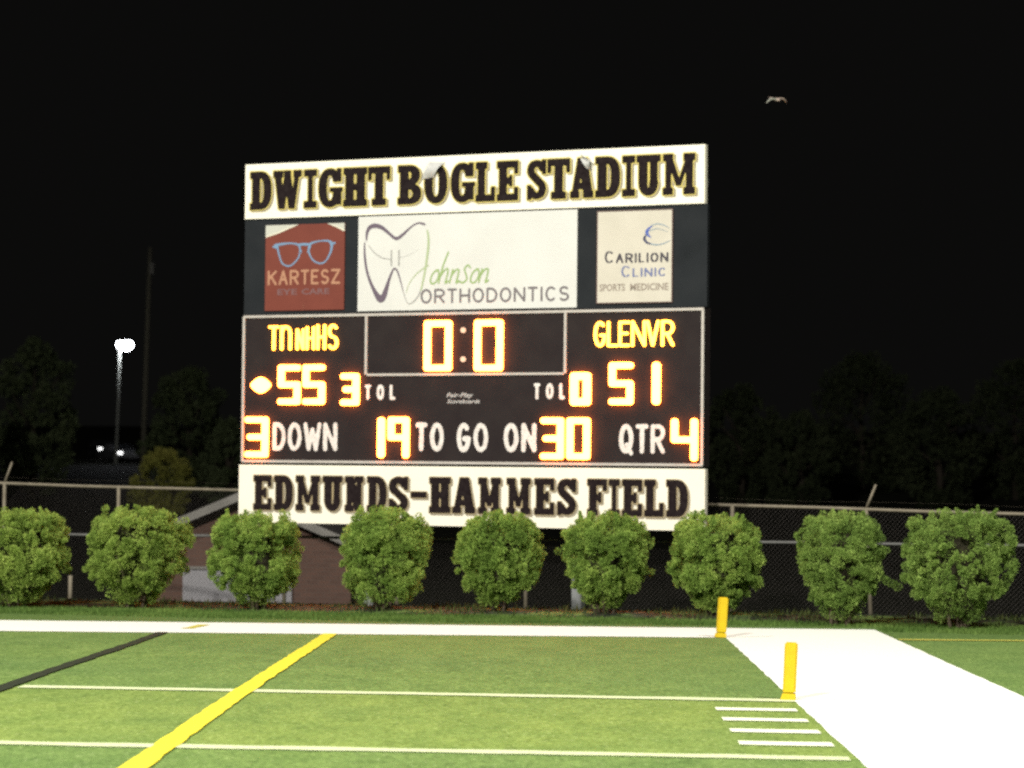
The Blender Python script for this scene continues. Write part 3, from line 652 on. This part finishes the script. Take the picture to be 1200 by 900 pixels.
def leaf_mesh(name, clumps, per, size, mt, rg, flat=.35, core=None):
    """clumps: (centre, radius, outward dir). Bent two-triangle leaves."""
    P = []; 
    for c, r, o in clumps:
        n = per; d = rg.normal(size=(n, 3)); d /= np.linalg.norm(d, axis=1)[:, None]
        pos = c+d*r*rg.uniform(.45, 1, (n, 1))**.6
        ax = d*.8+np.array(o)*.7+np.array([0, 0, .45])+rg.normal(size=(n, 3))*.45
        ax /= np.linalg.norm(ax, axis=1)[:, None]
        sd = np.cross(ax, rg.normal(size=(n, 3))); sd /= np.linalg.norm(sd, axis=1)[:, None]
        L_ = size*rg.uniform(.6, 1.35, (n, 1)); W = L_*.30
        up = np.cross(ax, sd)
        P.append(np.stack([pos-ax*L_*.5, pos+sd*W+up*W*.3, pos+ax*L_*.5, pos-sd*W+up*W*.3], 1))
    V = np.concatenate(P).reshape(-1, 3); nq = len(V)//4
    me = bpy.data.meshes.new(name); me.vertices.add(len(V)); me.vertices.foreach_set('co', V.ravel())
    me.loops.add(nq*4); me.loops.foreach_set('vertex_index', np.arange(nq*4)); me.polygons.add(nq)
    me.polygons.foreach_set('loop_start', np.arange(nq)*4); me.polygons.foreach_set('loop_total', np.full(nq, 4))
    me.materials.append(mt); me.update(calc_edges=True); me.validate(); return me
bark = mat('bark', (.09, .065, .045), .9, .1, noise=(12, (.15, .12, .085), .2), bump=(20, .6, .02))

BUSH = [  # x, y, width, height, seed, hue
 (-9.35, 15.05, 1.56, 1.36, 'a', 'broad rounded green bush cut off by the left edge of the picture'),
 (-7.70, 15.00, 1.50, 1.40, 'a', 'broad green bush between the leftmost bush and the pale panel of the brick building'),
 (-6.05, 14.85, 1.44, 1.33, 'b', 'green bush in front of the brick building, under the word EDMUNDS'),
 (-4.28, 14.65, 1.32, 1.42, 'b', 'green bush leafy down to the grass at the right corner of the brick building'),
 (-2.74, 14.35, 1.22, 1.38, 'b', 'green bush with bare dark base beneath the word HAMMES'),
 (-1.30, 14.05, 1.26, 1.38, 'b', 'green bush beside the grey scoreboard post, beneath the word FIELD'),
 (.14, 13.65, 1.38, 1.38, 'b', 'green bush overlapping the bottom right corner of the scoreboard, behind the far pylon'),
 (1.62, 12.15, 1.25, 1.44, 'c', 'dense olive bush with a short side twig, beside the leaning fence post'),
 (3.02, 11.60, 1.42, 1.50, 'c', 'wide flat-topped olive bush, the last one at the right'),
]
LM = {'a': leaf_mat('leaves_bright', (.092, .150, .028), (.255, .370, .072), (.440, .540, .130)),
      'b': leaf_mat('leaves_green', (.080, .145, .026), (.240, .365, .072), (.430, .540, .130)),
      'c': leaf_mat('leaves_olive', (.080, .140, .030), (.205, .315, .068), (.360, .480, .125))}
def bush(i, x, y, wd, ht, kind, label):
    rg = np.random.default_rng(40+i); rnd = random.Random(70+i); cl = []; ht *= .955 if i < 3 else (.925 if i < 7 else .95)
    z0 = gz(x, y)-.02; t = empty('bush', (x, y, z0)); tag(t, label, 'bush', 'row of bushes along the fence')
    prof_h = [0, .08, .22, .42, .62, .82, .93, 1.0]; prof_r = [.22, .34, .64, .91, 1.0, .95, .80, .42]
    if i == 3: prof_r = [.72, .80, .84, .95, 1.0, .88, .66, .2]
    if kind == 'c': prof_r = [.26, .42, .66, .90, 1.0, .97, .84, .46]
    prof_r = [q*(1+rg.normal()*.05) for q in prof_r]
    k = rg.normal(size=(6, 2))*1.0; ph = rg.uniform(0, 6.28, 6)
    def rad(h, a):
        base = np.interp(h, prof_h, prof_r)*wd/2*.94
        lump = sum(math.sin((2+j)*a+ph[j]+3*k[j, 0]*h) for j in range(4))*.022+math.sin(7*a+9*h+ph[4])*.025
        return base*(1+lump*1.6)
    lobes = []
    for q in range(210 if kind != 'c' else 230):                 # main lobes of the crown
        h = rg.uniform(.12, .97)**.8; a = rg.uniform(0, 2*math.pi); lr = rg.uniform(.05, .145) if kind != 'c' else rg.uniform(.05, .11)
        r_ = max(0, rad(h, a)*rg.uniform(.86, 1.03)-lr*.8); lobes.append((np.array([math.cos(a)*r_, math.sin(a)*r_, min(h*ht, ht-lr*.8)]), lr, a, h))
    for lc, lr, a, h in lobes:
        if h < .26 and i != 3 and rg.random() < .5: continue
        for q in range(5):
            d = rg.normal(size=3)+np.array([math.cos(a)*.7, math.sin(a)*.7, .55]); d /= np.linalg.norm(d)
            cl.append((lc+d*lr*.72, lr*rg.uniform(.4, .6), tuple(d)))
    for q in range(230):                                        # sparser inner leaf
        h = rg.uniform(.10, .92); a = rg.uniform(0, 2*math.pi); r_ = rad(h, a)*rg.uniform(.55, .78)
        cl.append((np.array([math.cos(a)*r_, math.sin(a)*r_, h*ht]), rg.uniform(.06, .09), (math.cos(a), math.sin(a), .3)))
    for q in range(rnd.randint(3, 7)):                          # long stray shoots
        a = rg.uniform(0, 2*math.pi); r_ = rg.uniform(0, .75)*wd/2; L_ = rg.uniform(.06, .15); tx, ty = rg.normal()*.3, rg.normal()*.3
        for u_ in range(5): cl.append((np.array([math.cos(a)*r_+tx*L_*u_/4, math.sin(a)*r_+ty*L_*u_/4, ht*.97+L_*u_/4]), .042-.006*u_, (tx, ty, 1)))
    for q in range(16):                                         # shoots above the outline
        a = rg.uniform(0, 2*math.pi); r_ = rg.uniform(0, .7)*wd/2; cl.append((np.array([math.cos(a)*r_, math.sin(a)*r_, ht*rg.uniform(.97, 1.05)]), .05, (0, 0, 1)))
    for q in range(10):
        a = rg.uniform(0, 2*math.pi); h = rg.uniform(.3, .85); r_ = rad(h, a)*1.02; cl.append((np.array([math.cos(a)*r_, math.sin(a)*r_, ht*h]), .05, (math.cos(a), math.sin(a), .4)))
    if i == 7:
        for q in range(6): cl.append((np.array([.50+.04*q, -.1, .62-.02*q]), .06, (1, 0, 0)))
    me = leaf_mesh('foliage', cl, 66 if kind != 'c' else 62, .027 if kind != 'c' else .023, LM[kind], rg)
    o = bpy.data.objects.new('foliage', me); col.objects.link(o); o.parent = t
    # added core, inner shade put into its dark colour: a lumpy closed body seen only through gaps
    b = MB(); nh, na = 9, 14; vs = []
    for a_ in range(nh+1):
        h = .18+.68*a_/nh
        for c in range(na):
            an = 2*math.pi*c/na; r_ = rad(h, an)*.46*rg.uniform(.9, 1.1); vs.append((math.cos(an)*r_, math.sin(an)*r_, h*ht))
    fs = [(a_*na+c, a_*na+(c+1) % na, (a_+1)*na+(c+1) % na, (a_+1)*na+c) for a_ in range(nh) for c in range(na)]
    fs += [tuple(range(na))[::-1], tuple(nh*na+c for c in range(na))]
    b.add(vs, fs, mat('inner_shade_dark', (.016, .016, .009), .9, .1, noise=(30, (.035, .030, .018), .2))); b.build('inner_core', t)
    for s in range(7):
        a = rnd.uniform(0, 6.28); r1 = rnd.uniform(.03, .12); r2 = rnd.uniform(.15, .42)*wd/1.4
        b = MB(); b.tube([(math.cos(a)*r1, math.sin(a)*r1, -.05), (math.cos(a)*(r1+r2)*.5, math.sin(a)*(r1+r2)*.5, .22*ht), (math.cos(a)*r2, math.sin(a)*r2, .5*ht)], [.028, .02, .010], bark, 6)
        b.build('stem', t, True)
for i, a in enumerate(BUSH): bush(i, *a)

# ------------------------------------------------------------------ bed litter, grass fringe (uncountable)
def blades(name, pts, hmin, hmax, mt, rg, lean=.5, wf=.12):
    n = len(pts); P = np.array(pts); h = rg.uniform(hmin, hmax, n); a = rg.uniform(0, 6.28, n); le = rg.uniform(0, lean, n)
    dx = np.cos(a); dy = np.sin(a); wv = h*wf+.004
    tip = P+np.stack([dx*h*le, dy*h*le, h], 1); s_ = np.stack([-dy*wv, dx*wv, np.zeros(n)], 1)
    V = np.stack([P-s_, P+s_, tip], 1).reshape(-1, 3)
    me = bpy.data.meshes.new(name); me.vertices.add(len(V)); me.vertices.foreach_set('co', V.ravel()); me.loops.add(n*3)
    me.loops.foreach_set('vertex_index', np.arange(n*3)); me.polygons.add(n); me.polygons.foreach_set('loop_start', np.arange(n)*3); me.polygons.foreach_set('loop_total', np.full(n, 3))
    me.materials.append(mt); me.update(calc_edges=True); o = bpy.data.objects.new(name, me); col.objects.link(o); return o
rg = np.random.default_rng(5)
pts = []
for _ in range(36000):
    x = rg.uniform(-12, 7); y = edge_y(x)-rg.uniform(0, 2.0)*1.0+.1
    if y < 11.9-.035*x and x < 2.0: continue
    pts.append((x, y, gz(x, y)))
lg = leaf_mat('lawn_blades', (.046, .096, .018), (.096, .165, .036), (.165, .250, .060), 1.2)
tag(blades('lawn_grass', pts, .02, .05, lg, rg), 'short dark green lawn strip between white end line and bushes', 'grass', kind='stuff')
pts = []
for _ in range(5000):
    x = rg.uniform(-12, 7); y = edge_y(x)+abs(rg.normal(0, 1.1)); k = math.sin(1.7*x+.6)+math.sin(4.1*x+2)
    if rg.random() > .5+.3*k: continue
    pts.append((x, y, gz(x, y)))
tag(blades('weeds', pts, .03, .10, leaf_mat('weed_blades', (.03, .045, .012), (.07, .10, .028), (.13, .14, .05), 1.5), rg, 1.1, .1), 'straggly weeds and dry grass under the bushes', 'weeds', kind='stuff')
pts = []
for _ in range(2600):
    x = rg.uniform(-12, 7); y = edge_y(x)+rg.uniform(.05, 4.0); pts.append((x, y, gz(x, y)+.005))
tag(blades('leaf_litter', pts, .012, .03, leaf_mat('dry_litter', (.012, .020, .010), (.028, .042, .022), (.09, .105, .06), 2), rg, 3, 1.0), 'dry brown leaf litter on the planting bed', 'leaf litter', kind='stuff')

# ------------------------------------------------------------------ chain link fence behind the board
def fy(x): return 17.15-.43*x                                   # fence line
XL, XR = -12.5, 7.5
top_z = lambda x: 1.702+(x+10.5)*(-.0205); mid_z = lambda x: .90+(x+10.5)*.0045
fence = empty('chain_link_fence', (-3, fy(-3), gz(-3, fy(-3)))); tag(fence, 'galvanised chain link fence with two rails running behind the bushes and scoreboard', 'fence')
F0 = fence.location.copy()
fm = mat('fence_rail_steel', (.21, .185, .135), .7, .3, .2, noise=(6, (.14, .12, .085), .25))
fp = lambda x, z: Vector((x, fy(x), z))-F0
for nm, zf, r_ in (('top_rail', top_z, .024), ('mid_rail', mid_z, .021)):
    mid_m = mat('mid_rail_grey', (.13, .13, .12), .7, .3, .2, noise=(6, (.09, .09, .085), .25))
    b = MB(); n = 14; b.tube([fp(XL+(XR-XL)*i/n, zf(XL+(XR-XL)*i/n)+(.006*math.sin(i*2.1))) for i in range(n+1)], r_, fm if nm == 'top_rail' else mid_m, 8); b.build(nm, fence, True)
for x, zt, arm, lean in ((-11.02, None, 1, 0), (-9.0, None, 0, 0), (-6.2, None, 0, 0), (-4.4, None, 0, 0), (-2.43, None, 0, 0), (.55, None, 0, 0), (2.38, None, 1, -.07), (5.2, None, 1, 0)):
    b = MB(); zb = gz(x, fy(x))-.1; z1 = top_z(x)+.02
    b.tube([fp(x-lean, zb), fp(x, z1)], .030, fm, 8)
    p = b.build('post', fence, True)
    if arm:
        b = MB(); b.tube([fp(x, z1-.01), fp(x+.13, z1+.33)], [.022, .018], fm, 6); b.build('barb_arm', fence, True)
b = MB(); b.tube([fp(-9.82, gz(-9.82, fy(-9.82))-.1), fp(-9.82, .24)], .035, fm, 8); b.build('post', fence, True)
wmd = mat('barb_wire_rusty', (.07, .06, .045), .8, .2)
for k in range(1):
    b = MB(); n = 20; b.tube([fp(XL+(XR-XL)*i/n, top_z(XL+(XR-XL)*i/n)+.10+.10*k+.012*math.sin(i*1.7+k))+Vector((.04*(k+1), 0, 0)) for i in range(n+1)], 0.0008, wmd, 4); b.build('barbed_wire', fence)
# diamond mesh, 6 cm
b = MB(); wm = mat('mesh_wire', (.034, .029, .025), .6, .4, .3)
x = XL
while x < XR:
    for s in (1, -1):
        z0_ = gz(x, fy(x))-.02; 
        hgt = top_z(x)-z0_; x1 = x+s*hgt*.9
        if not (XL <= x1 <= XR): 
            hgt *= max(0, ((XR-x) if s > 0 else (x-XL))/(hgt*.9)); x1 = x+s*hgt*.9
        if hgt < .05: continue
        a_, c_ = fp(x, z0_), fp(x1, z0_+hgt); yo = Vector((0, .004*s, 0)); r_ = .0018
        d = (c_-a_).normalized(); u_ = d.cross(Vector((0, 1, 0))).normalized()*r_; v_ = Vector((0, 1, 0))*r_
        vs = [a_+u_+yo, a_-u_*.5+v_+yo, a_-u_*.5-v_+yo, c_+u_+yo, c_-u_*.5+v_+yo, c_-u_*.5-v_+yo]
        b.add(vs, [(0,1,4,3),(1,2,5,4),(2,0,3,5)], wm)
    x += .062
o = b.build('wire_mesh', fence); tag(o, kind='stuff')

# ------------------------------------------------------------------ small brick building behind
def bm_brick():
    m = bpy.data.materials.new('brown_brick'); m.use_nodes = True; nt = m.node_tree; N = nt.nodes; L = nt.links; b_ = N['Principled BSDF']
    tc = N.new('ShaderNodeTexCoord'); sp = N.new('ShaderNodeSeparateXYZ'); cb = N.new('ShaderNodeCombineXYZ'); L.new(tc.outputs['Object'], sp.inputs[0])
    ad = N.new('ShaderNodeMath'); ad.operation = 'ADD'; L.new(sp.outputs[0], ad.inputs[0]); L.new(sp.outputs[1], ad.inputs[1]); L.new(ad.outputs[0], cb.inputs[0]); L.new(sp.outputs[2], cb.inputs[1])
    br = N.new('ShaderNodeTexBrick'); br.inputs['Scale'].default_value = 1; br.inputs['Brick Width'].default_value = .21; br.inputs['Row Height'].default_value = .075; br.inputs['Mortar Size'].default_value = .006
    br.inputs['Color1'].default_value = (.100, .052, .036, 1); br.inputs['Color2'].default_value = (.078, .042, .030, 1); br.inputs['Mortar'].default_value = (.085, .058, .046, 1)
    L.new(cb.outputs[0], br.inputs['Vector']); L.new(br.outputs['Color'], b_.inputs['Base Color']); b_.inputs['Roughness'].default_value = .9; return m
brick = bm_brick()
BX, BY, BZ = -7.62, 26.0, gz(-7.62, 26.0)
bld = empty('brick_building', (BX, BY, BZ)); tag(bld, 'small brown brick building with pale gable boards behind the fence', 'building')
apex = 1.50-BZ; hw = 1.95; dep = 4.0; sl = .43; ez = apex-sl*hw
b = MB(); fr = [(-hw, 0), (hw, 0), (hw, ez), (0, apex), (-hw, ez)]
b.add([(x, 0, z) for x, z in fr]+[(x, dep, z) for x, z in fr], [(0,1,2,3,4), (9,8,7,6,5), (0,5,6,1), (1,6,7,2), (4,9,5,0)], brick); b.build('wall', bld)
rf = mat('roof_shingle', (.03, .028, .027), .9, .1, noise=(10, (.05, .045, .04), .2)); fas = mat('fascia_grey', (.20, .19, .17), .7, .2, noise=(4, (.15, .145, .13), .25))
for s in (-1, 1):
    o1 = hw+.30; b = MB(); z_e = apex-sl*o1
    vs = [(0, -.30, apex+.02), (s*o1, -.30, z_e+.02), (s*o1, dep+.3, z_e+.02), (0, dep+.3, apex+.02)]
    vs += [(a, c, z+.10) for a, c, z in vs]; b.add(vs, [(0,1,2,3),(7,6,5,4),(0,4,5,1),(1,5,6,2),(2,6,7,3)], rf); b.build('roof', bld)
    b = MB(); vs = [(0, -.335, apex-.045), (s*(o1+.02), -.335, z_e-.045), (s*(o1+.02), -.335, z_e+.105), (0, -.335, apex+.105)]
    vs += [(a, c+.033, z) for a, c, z in vs]; b.add(vs, [(0,1,2,3),(7,6,5,4),(0,4,5,1),(1,5,6,2),(2,6,7,3),(3,7,4,0)], fas); b.build('gable_board', bld)
pm = mat('panel_pale_grey', (.27, .26, .27), .6, .3, noise=(22, (.20, .20, .21), .2))
b = MB(); b.box((-1.05, -.05, .9), (.90, .02, .22-BZ), pm); b.build('pale_panel', bld)
b = MB(); b.box((-1.10, -.09, .22-BZ+.001), (.95, .0, .27-BZ), fas); b.build('lintel', bld)

# ------------------------------------------------------------------ far background
def backy(px, py, Y):                                            # point on the plane y=Y seen in a given direction
    r = fw+rr*((px-600)/FPX)-uu*((py-450)/FPX); t = (Y-CAM.y)/r.y; return CAM+r*t
bark_d = mat('far_bark', (.035, .030, .022), .9, .1, noise=(2, (.055, .045, .035), .2))
def tree(name, x, y, wd, ht, seed, mt, label, group=None, clumps=150, leaf=.22, trunk=.22, low=.07):
    rg = np.random.default_rng(seed); z0 = gz(x, y)-.05; t = empty(name, (x, y, z0)); tag(t, label, 'tree' if name != 'shrub' else 'shrub', group)
    cl = []; ph = rg.uniform(0, 6.28, 4)
    for _ in range(clumps):
        h = rg.uniform(low, 1); a = rg.uniform(0, 6.28)
        pr = np.interp(h, [low, low+.12, .5, .78, 1], [.45, .8, 1, .8, .2])*wd/2*(1+.16*math.sin(2*a+ph[0]+4*h)+.12*math.sin(5*a+ph[1]+7*h))
        r_ = pr*rg.uniform(.3, 1)**.5; cr_ = wd*rg.uniform(.06, .12)
        cl.append((np.array([math.cos(a)*r_, math.sin(a)*r_, h*ht-cr_*.6]), cr_, (math.cos(a)*.6, math.sin(a)*.6, .4)))
    me = leaf_mesh('crown', cl, 60, leaf, mt, rg); o = bpy.data.objects.new('crown', me); col.objects.link(o); o.parent = t
    b = MB(); b.tube([(0, 0, -.2), (.1, 0, ht*.25), (-.05, .1, ht*.55), (.1, 0, ht*.85)], [trunk, trunk*.8, trunk*.45, trunk*.12], bark_d, 8)
    for k in range(6):
        a = k*1.05+seed; h0 = ht*(.22+.07*k); b.tube([(0, 0, h0), (math.cos(a)*wd*.18, math.sin(a)*wd*.18, h0+ht*.10), (math.cos(a)*wd*.36, math.sin(a)*wd*.36, h0+ht*.24)], [trunk*.4, trunk*.25, trunk*.08], bark_d, 6)
    b.build('trunk', t, True); return t
dk2 = leaf_mat('far_leaves_deep', (.035, .045, .022), (.055, .070, .034), (.080, .095, .045), .4)
dk = leaf_mat('far_leaves', (.06, .08, .04), (.10, .13, .06), (.14, .17, .08), .4)
yl = leaf_mat('shrub_leaves_lamplit', (.22, .235, .055), (.38, .385, .09), (.56, .52, .14), .8)  # lamp light on the shrub put into its pale leaf colour
def place_tree(px, top, Y, wpx, seed, label, mt=dk, name='tree', **k):
    p = backy(px, top, Y); d = (Y-CAM.y); g_ = gz(p.x, Y); return tree(name, p.x, Y, wpx*d/FPX, max(1.5, p.z-g_), seed, mt, label, 'trees beyond the fence' if name == 'tree' else None, **k)
place_tree(40, 395, 120, 105, 1, 'dark rounded tree at the left edge behind the fence, left of the lamp')
place_tree(-30, 440, 105, 70, 8, 'dark low tree cut off by the left edge of the picture', clumps=100)
place_tree(222, 428, 125, 110, 2, 'dark rounded tree just left of the scoreboard, behind the lit olive shrub')
place_tree(268, 490, 110, 60, 3, 'low dark tree half hidden by the left edge of the scoreboard', clumps=90)
place_tree(192, 524, 108, 70, 4, 'olive shrub with lamp light in its leaf colour at the foot of the utility pole', yl, 'shrub', clumps=110, leaf=.16, trunk=.06, low=.03)
place_tree(868, 450, 120, 90, 5, 'dark tree just right of the scoreboard', dk2)
place_tree(1010, 412, 130, 130, 6, 'tall dark tree above the leaning fence post', dk2)
place_tree(1100, 455, 118, 110, 7, 'dark broad tree above the rightmost bush, lower than its neighbours', dk2)
place_tree(1190, 420, 125, 110, 9, 'tall dark tree at the right edge behind the fence', dk2)
place_tree(938, 480, 115, 80, 10, 'low dark tree between the scoreboard and the fence post', dk2, clumps=110)

# utility pole
p = backy(175, 290, 135); gzp = gz(p.x, 135)
up = empty('utility_pole', (p.x, 135, gzp)); tag(up, 'tall dim wooden utility pole right of the parking lot lamp', 'utility pole')
wood = mat('pole_wood', (.13, .125, .095), .9, .1, noise=(8, (.09, .085, .065), .2))
b = MB(); H = p.z-gzp; b.tube([(-.25, 0, -.3), (-.1, 0, H*.5), (.05, 0, H)], [.17, .15, .12], wood, 10); b.build('pole', up, True)
b = MB(); b.tube([(.16, 0, H-1.6), (.16, 0, H-.9)], .17, mat('transformer_grey', (.14, .14, .13), .6), 12); b.build('transformer', up)

# parking lot lamp
LY = 172.0
p = backy(140.5, 404, LY); gl = gz(p.x, LY)
lp = empty('parking_lot_lamp', (p.x, LY, gl)); tag(lp, 'lit white parking lot lamp on a slim pale pole', 'street lamp')
H = p.z-gl; pole_m = mat('lamp_pole', (.42, .44, .40), .5, .5, noise=(3, (.34, .36, .33), .2))
b = MB(); b.tube([(-.18, 0, 0), (-.05, 0, H*.55), (-.02, 0, H-.40)], [.11, .09, .07], pole_m, 10); b.build('pole', lp, True)
b = MB(); b.tube([(-.02, 0, H-.42), (.06, 0, H-.30), (.16, 0, H-.22)], [.06, .05, .05], mat('arm_dark', (.05, .05, .05)), 8); b.build('arm', lp, True)
def lathe(mb, c, prof, mt, n=20, sx=1, sy=1):
    vs = []; fs = []
    for r_, z in prof:
        for k in range(n): t = 2*math.pi*k/n; vs.append((c[0]+r_*sx*math.cos(t), c[1]+r_*sy*math.sin(t), c[2]+z))
    for i in range(len(prof)-1):
        for k in range(n): fs.append((i*n+k, i*n+(k+1) % n, (i+1)*n+(k+1) % n, (i+1)*n+k))
    fs += [tuple(range(n))[::-1], tuple((len(prof)-1)*n+k for k in range(n))]
    mb.add(vs, fs, mt)
b = MB(); lathe(b, (.36, 0, H), [(.48, .24), (.40, .32), (.24, .40), (.06, .43)], pole_m, sx=1.0); b.build('lamp_shade', lp, True)
b = MB(); lathe(b, (.36, 0, H), [(.10, -.42), (.32, -.36), (.50, -.20), (.56, .02), (.485, .238)], emit('lamp_glow', (.92, .95, 1.0), 22), sx=1.1); b.build('lens', lp, True)
l = bpy.data.lights.new('lamp_light', 'POINT'); l.energy = 110; l.color = (.92, .95, 1); l.shadow_soft_size = .4
lo = bpy.data.objects.new('lamp_light', l); col.objects.link(lo); lo.location = (p.x+.45, LY, gl+H-.55)

# parked cars on the rise
def car(px, py, Y, rz, paint_c, label, lit):
    p = backy(px, py, Y); z0 = gz(p.x, Y); t = empty('parked_car', (p.x, Y, z0), (0, 0, rz)); tag(t, label, 'car', 'cars parked near the lamp')
    pm_ = mat('car_paint_'+label.split()[0], paint_c, .25, .6, .3); gm = mat('car_glass', (.02, .022, .025), .05, .8); tm = mat('tyre', (.015, .015, .015), .8)
    L_, W = 4.5, 1.75
    pr = [(-2.25,.35),(-2.25,.75),(-2.15,.95),(-1.55,1.02),(-1.0,1.42),(.35,1.46),(1.1,1.02),(2.05,.88),(2.25,.68),(2.25,.35)]
    b = MB(); n = len(pr); inset = [0 if z < 1.2 else .17 for _, z in pr]
    vs = [(x, -W/2+i_, z) for (x, z), i_ in zip(pr, inset)]+[(x, W/2-i_, z) for (x, z), i_ in zip(pr, inset)]
    fs = [tuple(range(n))[::-1], tuple(range(n, 2*n))]+[(i, (i+1) % n, n+(i+1) % n, n+i) for i in range(n)]
    b.add(vs, fs, pm_); bevel(b.build('body', t), .05, 2)
    for s in (-1, 1):
        b = MB(); y = s*(W/2-.075); q = [(-1.42, 1.06, 0), (-.95, 1.38, .15), (-.05, 1.41, .15), (-.05, 1.04, 0)]
        b.add([(x, y-s*i_+s*.05, z) for x, z, i_ in q], [(0,1,2,3)], gm); b.add([(x, y-s*i_+s*.05, z) for x, z, i_ in [(.03,1.04,0),(.03,1.41,.15),(.32,1.40,.15),(.95,1.05,0)]], [(0,1,2,3)], gm); b.build('side_window', t)
        for x in (-1.4, 1.4):
            b = MB(); b.tube([(x, s*(W/2-.2), .33), (x, s*(W/2+.01), .33)], .33, tm, 16); w_ = b.build('wheel', t)
            b = MB(); b.tube([(x, s*(W/2), .33), (x, s*(W/2+.02), .33)], .19, mat('rim', (.4, .4, .4), .3, .5, .8), 12); b.build('rim', w_)
        b = MB(); b.box((2.18, s*.62-.16, .66), (2.275, s*.62+.16, .80), lit if s == -1 else mat('headlight_off', (.5, .5, .5), .1, .6)); b.build('headlight', t)
    b = MB(); b.add([(.42, -.66, 1.45), (.42, .66, 1.45), (1.12, .76, 1.045), (1.12, -.76, 1.045)], [(0,3,2,1)], gm); b.build('windscreen', t)
hl = emit('headlight_glint_glow', (1, 1, .98), 4)  # added glow stands in for the lamp's glint on each car
car(121, 515, 195, R(-70), (.06, .065, .07), 'dark grey car parked uphill of the lamp with one headlamp glowing for a glint', hl)
car(139, 533, 178, R(-62), (.16, .165, .175), 'silver car parked at the foot of the lamp with one headlamp glowing for a glint', hl)

# ------------------------------------------------------------------ bird in the floodlights
p = backy(910, 117, 14.0)
bird = empty('bird', p, (R(18), R(-6), R(28))); tag(bird, 'small pale brown bird flying in the dark sky right of the scoreboard', 'bird')
fe = mat('feathers_pale', (.30, .24, .20), .8, .1, noise=(40, (.18, .14, .12), .2)); fe2 = mat('feathers_grey', (.27, .27, .23), .8, .1, noise=(40, (.15, .15, .13), .2))
b = MB(); b.tube([(0, -.075, .0), (0, -.06, .005), (0, -.035, .008), (0, .01, .005), (0, .06, 0), (0, .11, .0)], [.004, .014, .017, .022, .014, .004], fe, 10); b.build('body', bird, True)
b = MB(); b.add([(-.012, .09, 0), (.012, .09, 0), (.03, .155, .002), (-.03, .155, .002), (-.012, .09, .006), (.012, .09, .006), (.03, .155, .006), (-.03, .155, .006)], [(0,1,2,3),(7,6,5,4),(0,4,5,1),(1,5,6,2),(2,6,7,3),(3,7,4,0)], fe); b.build('tail', bird)
for s in (-1, 1):
    b = MB(); st = [(0, .010, .055, .026), (.045, .034, .052, .026), (.085, .034, .048, .024), (.125, .008, .036, .018), (.158, -.030, .016, .008)]
    vs = []
    for x, z, ch, th in st:
        vs += [(s*x, -ch*.5, z), (s*x, ch*.6, z-.012), (s*x, ch*.6, z-.012-th*.4), (s*x, -ch*.5, z-th)]
    fs = [(i*4+k, i*4+(k+1) % 4, (i+1)*4+(k+1) % 4, (i+1)*4+k) for i in range(len(st)-1) for k in range(4)]+[(0,1,2,3), tuple(len(vs)-4+k for k in range(4))]
    b.add(vs, fs, fe2 if s < 0 else fe); b.build('wing', bird)
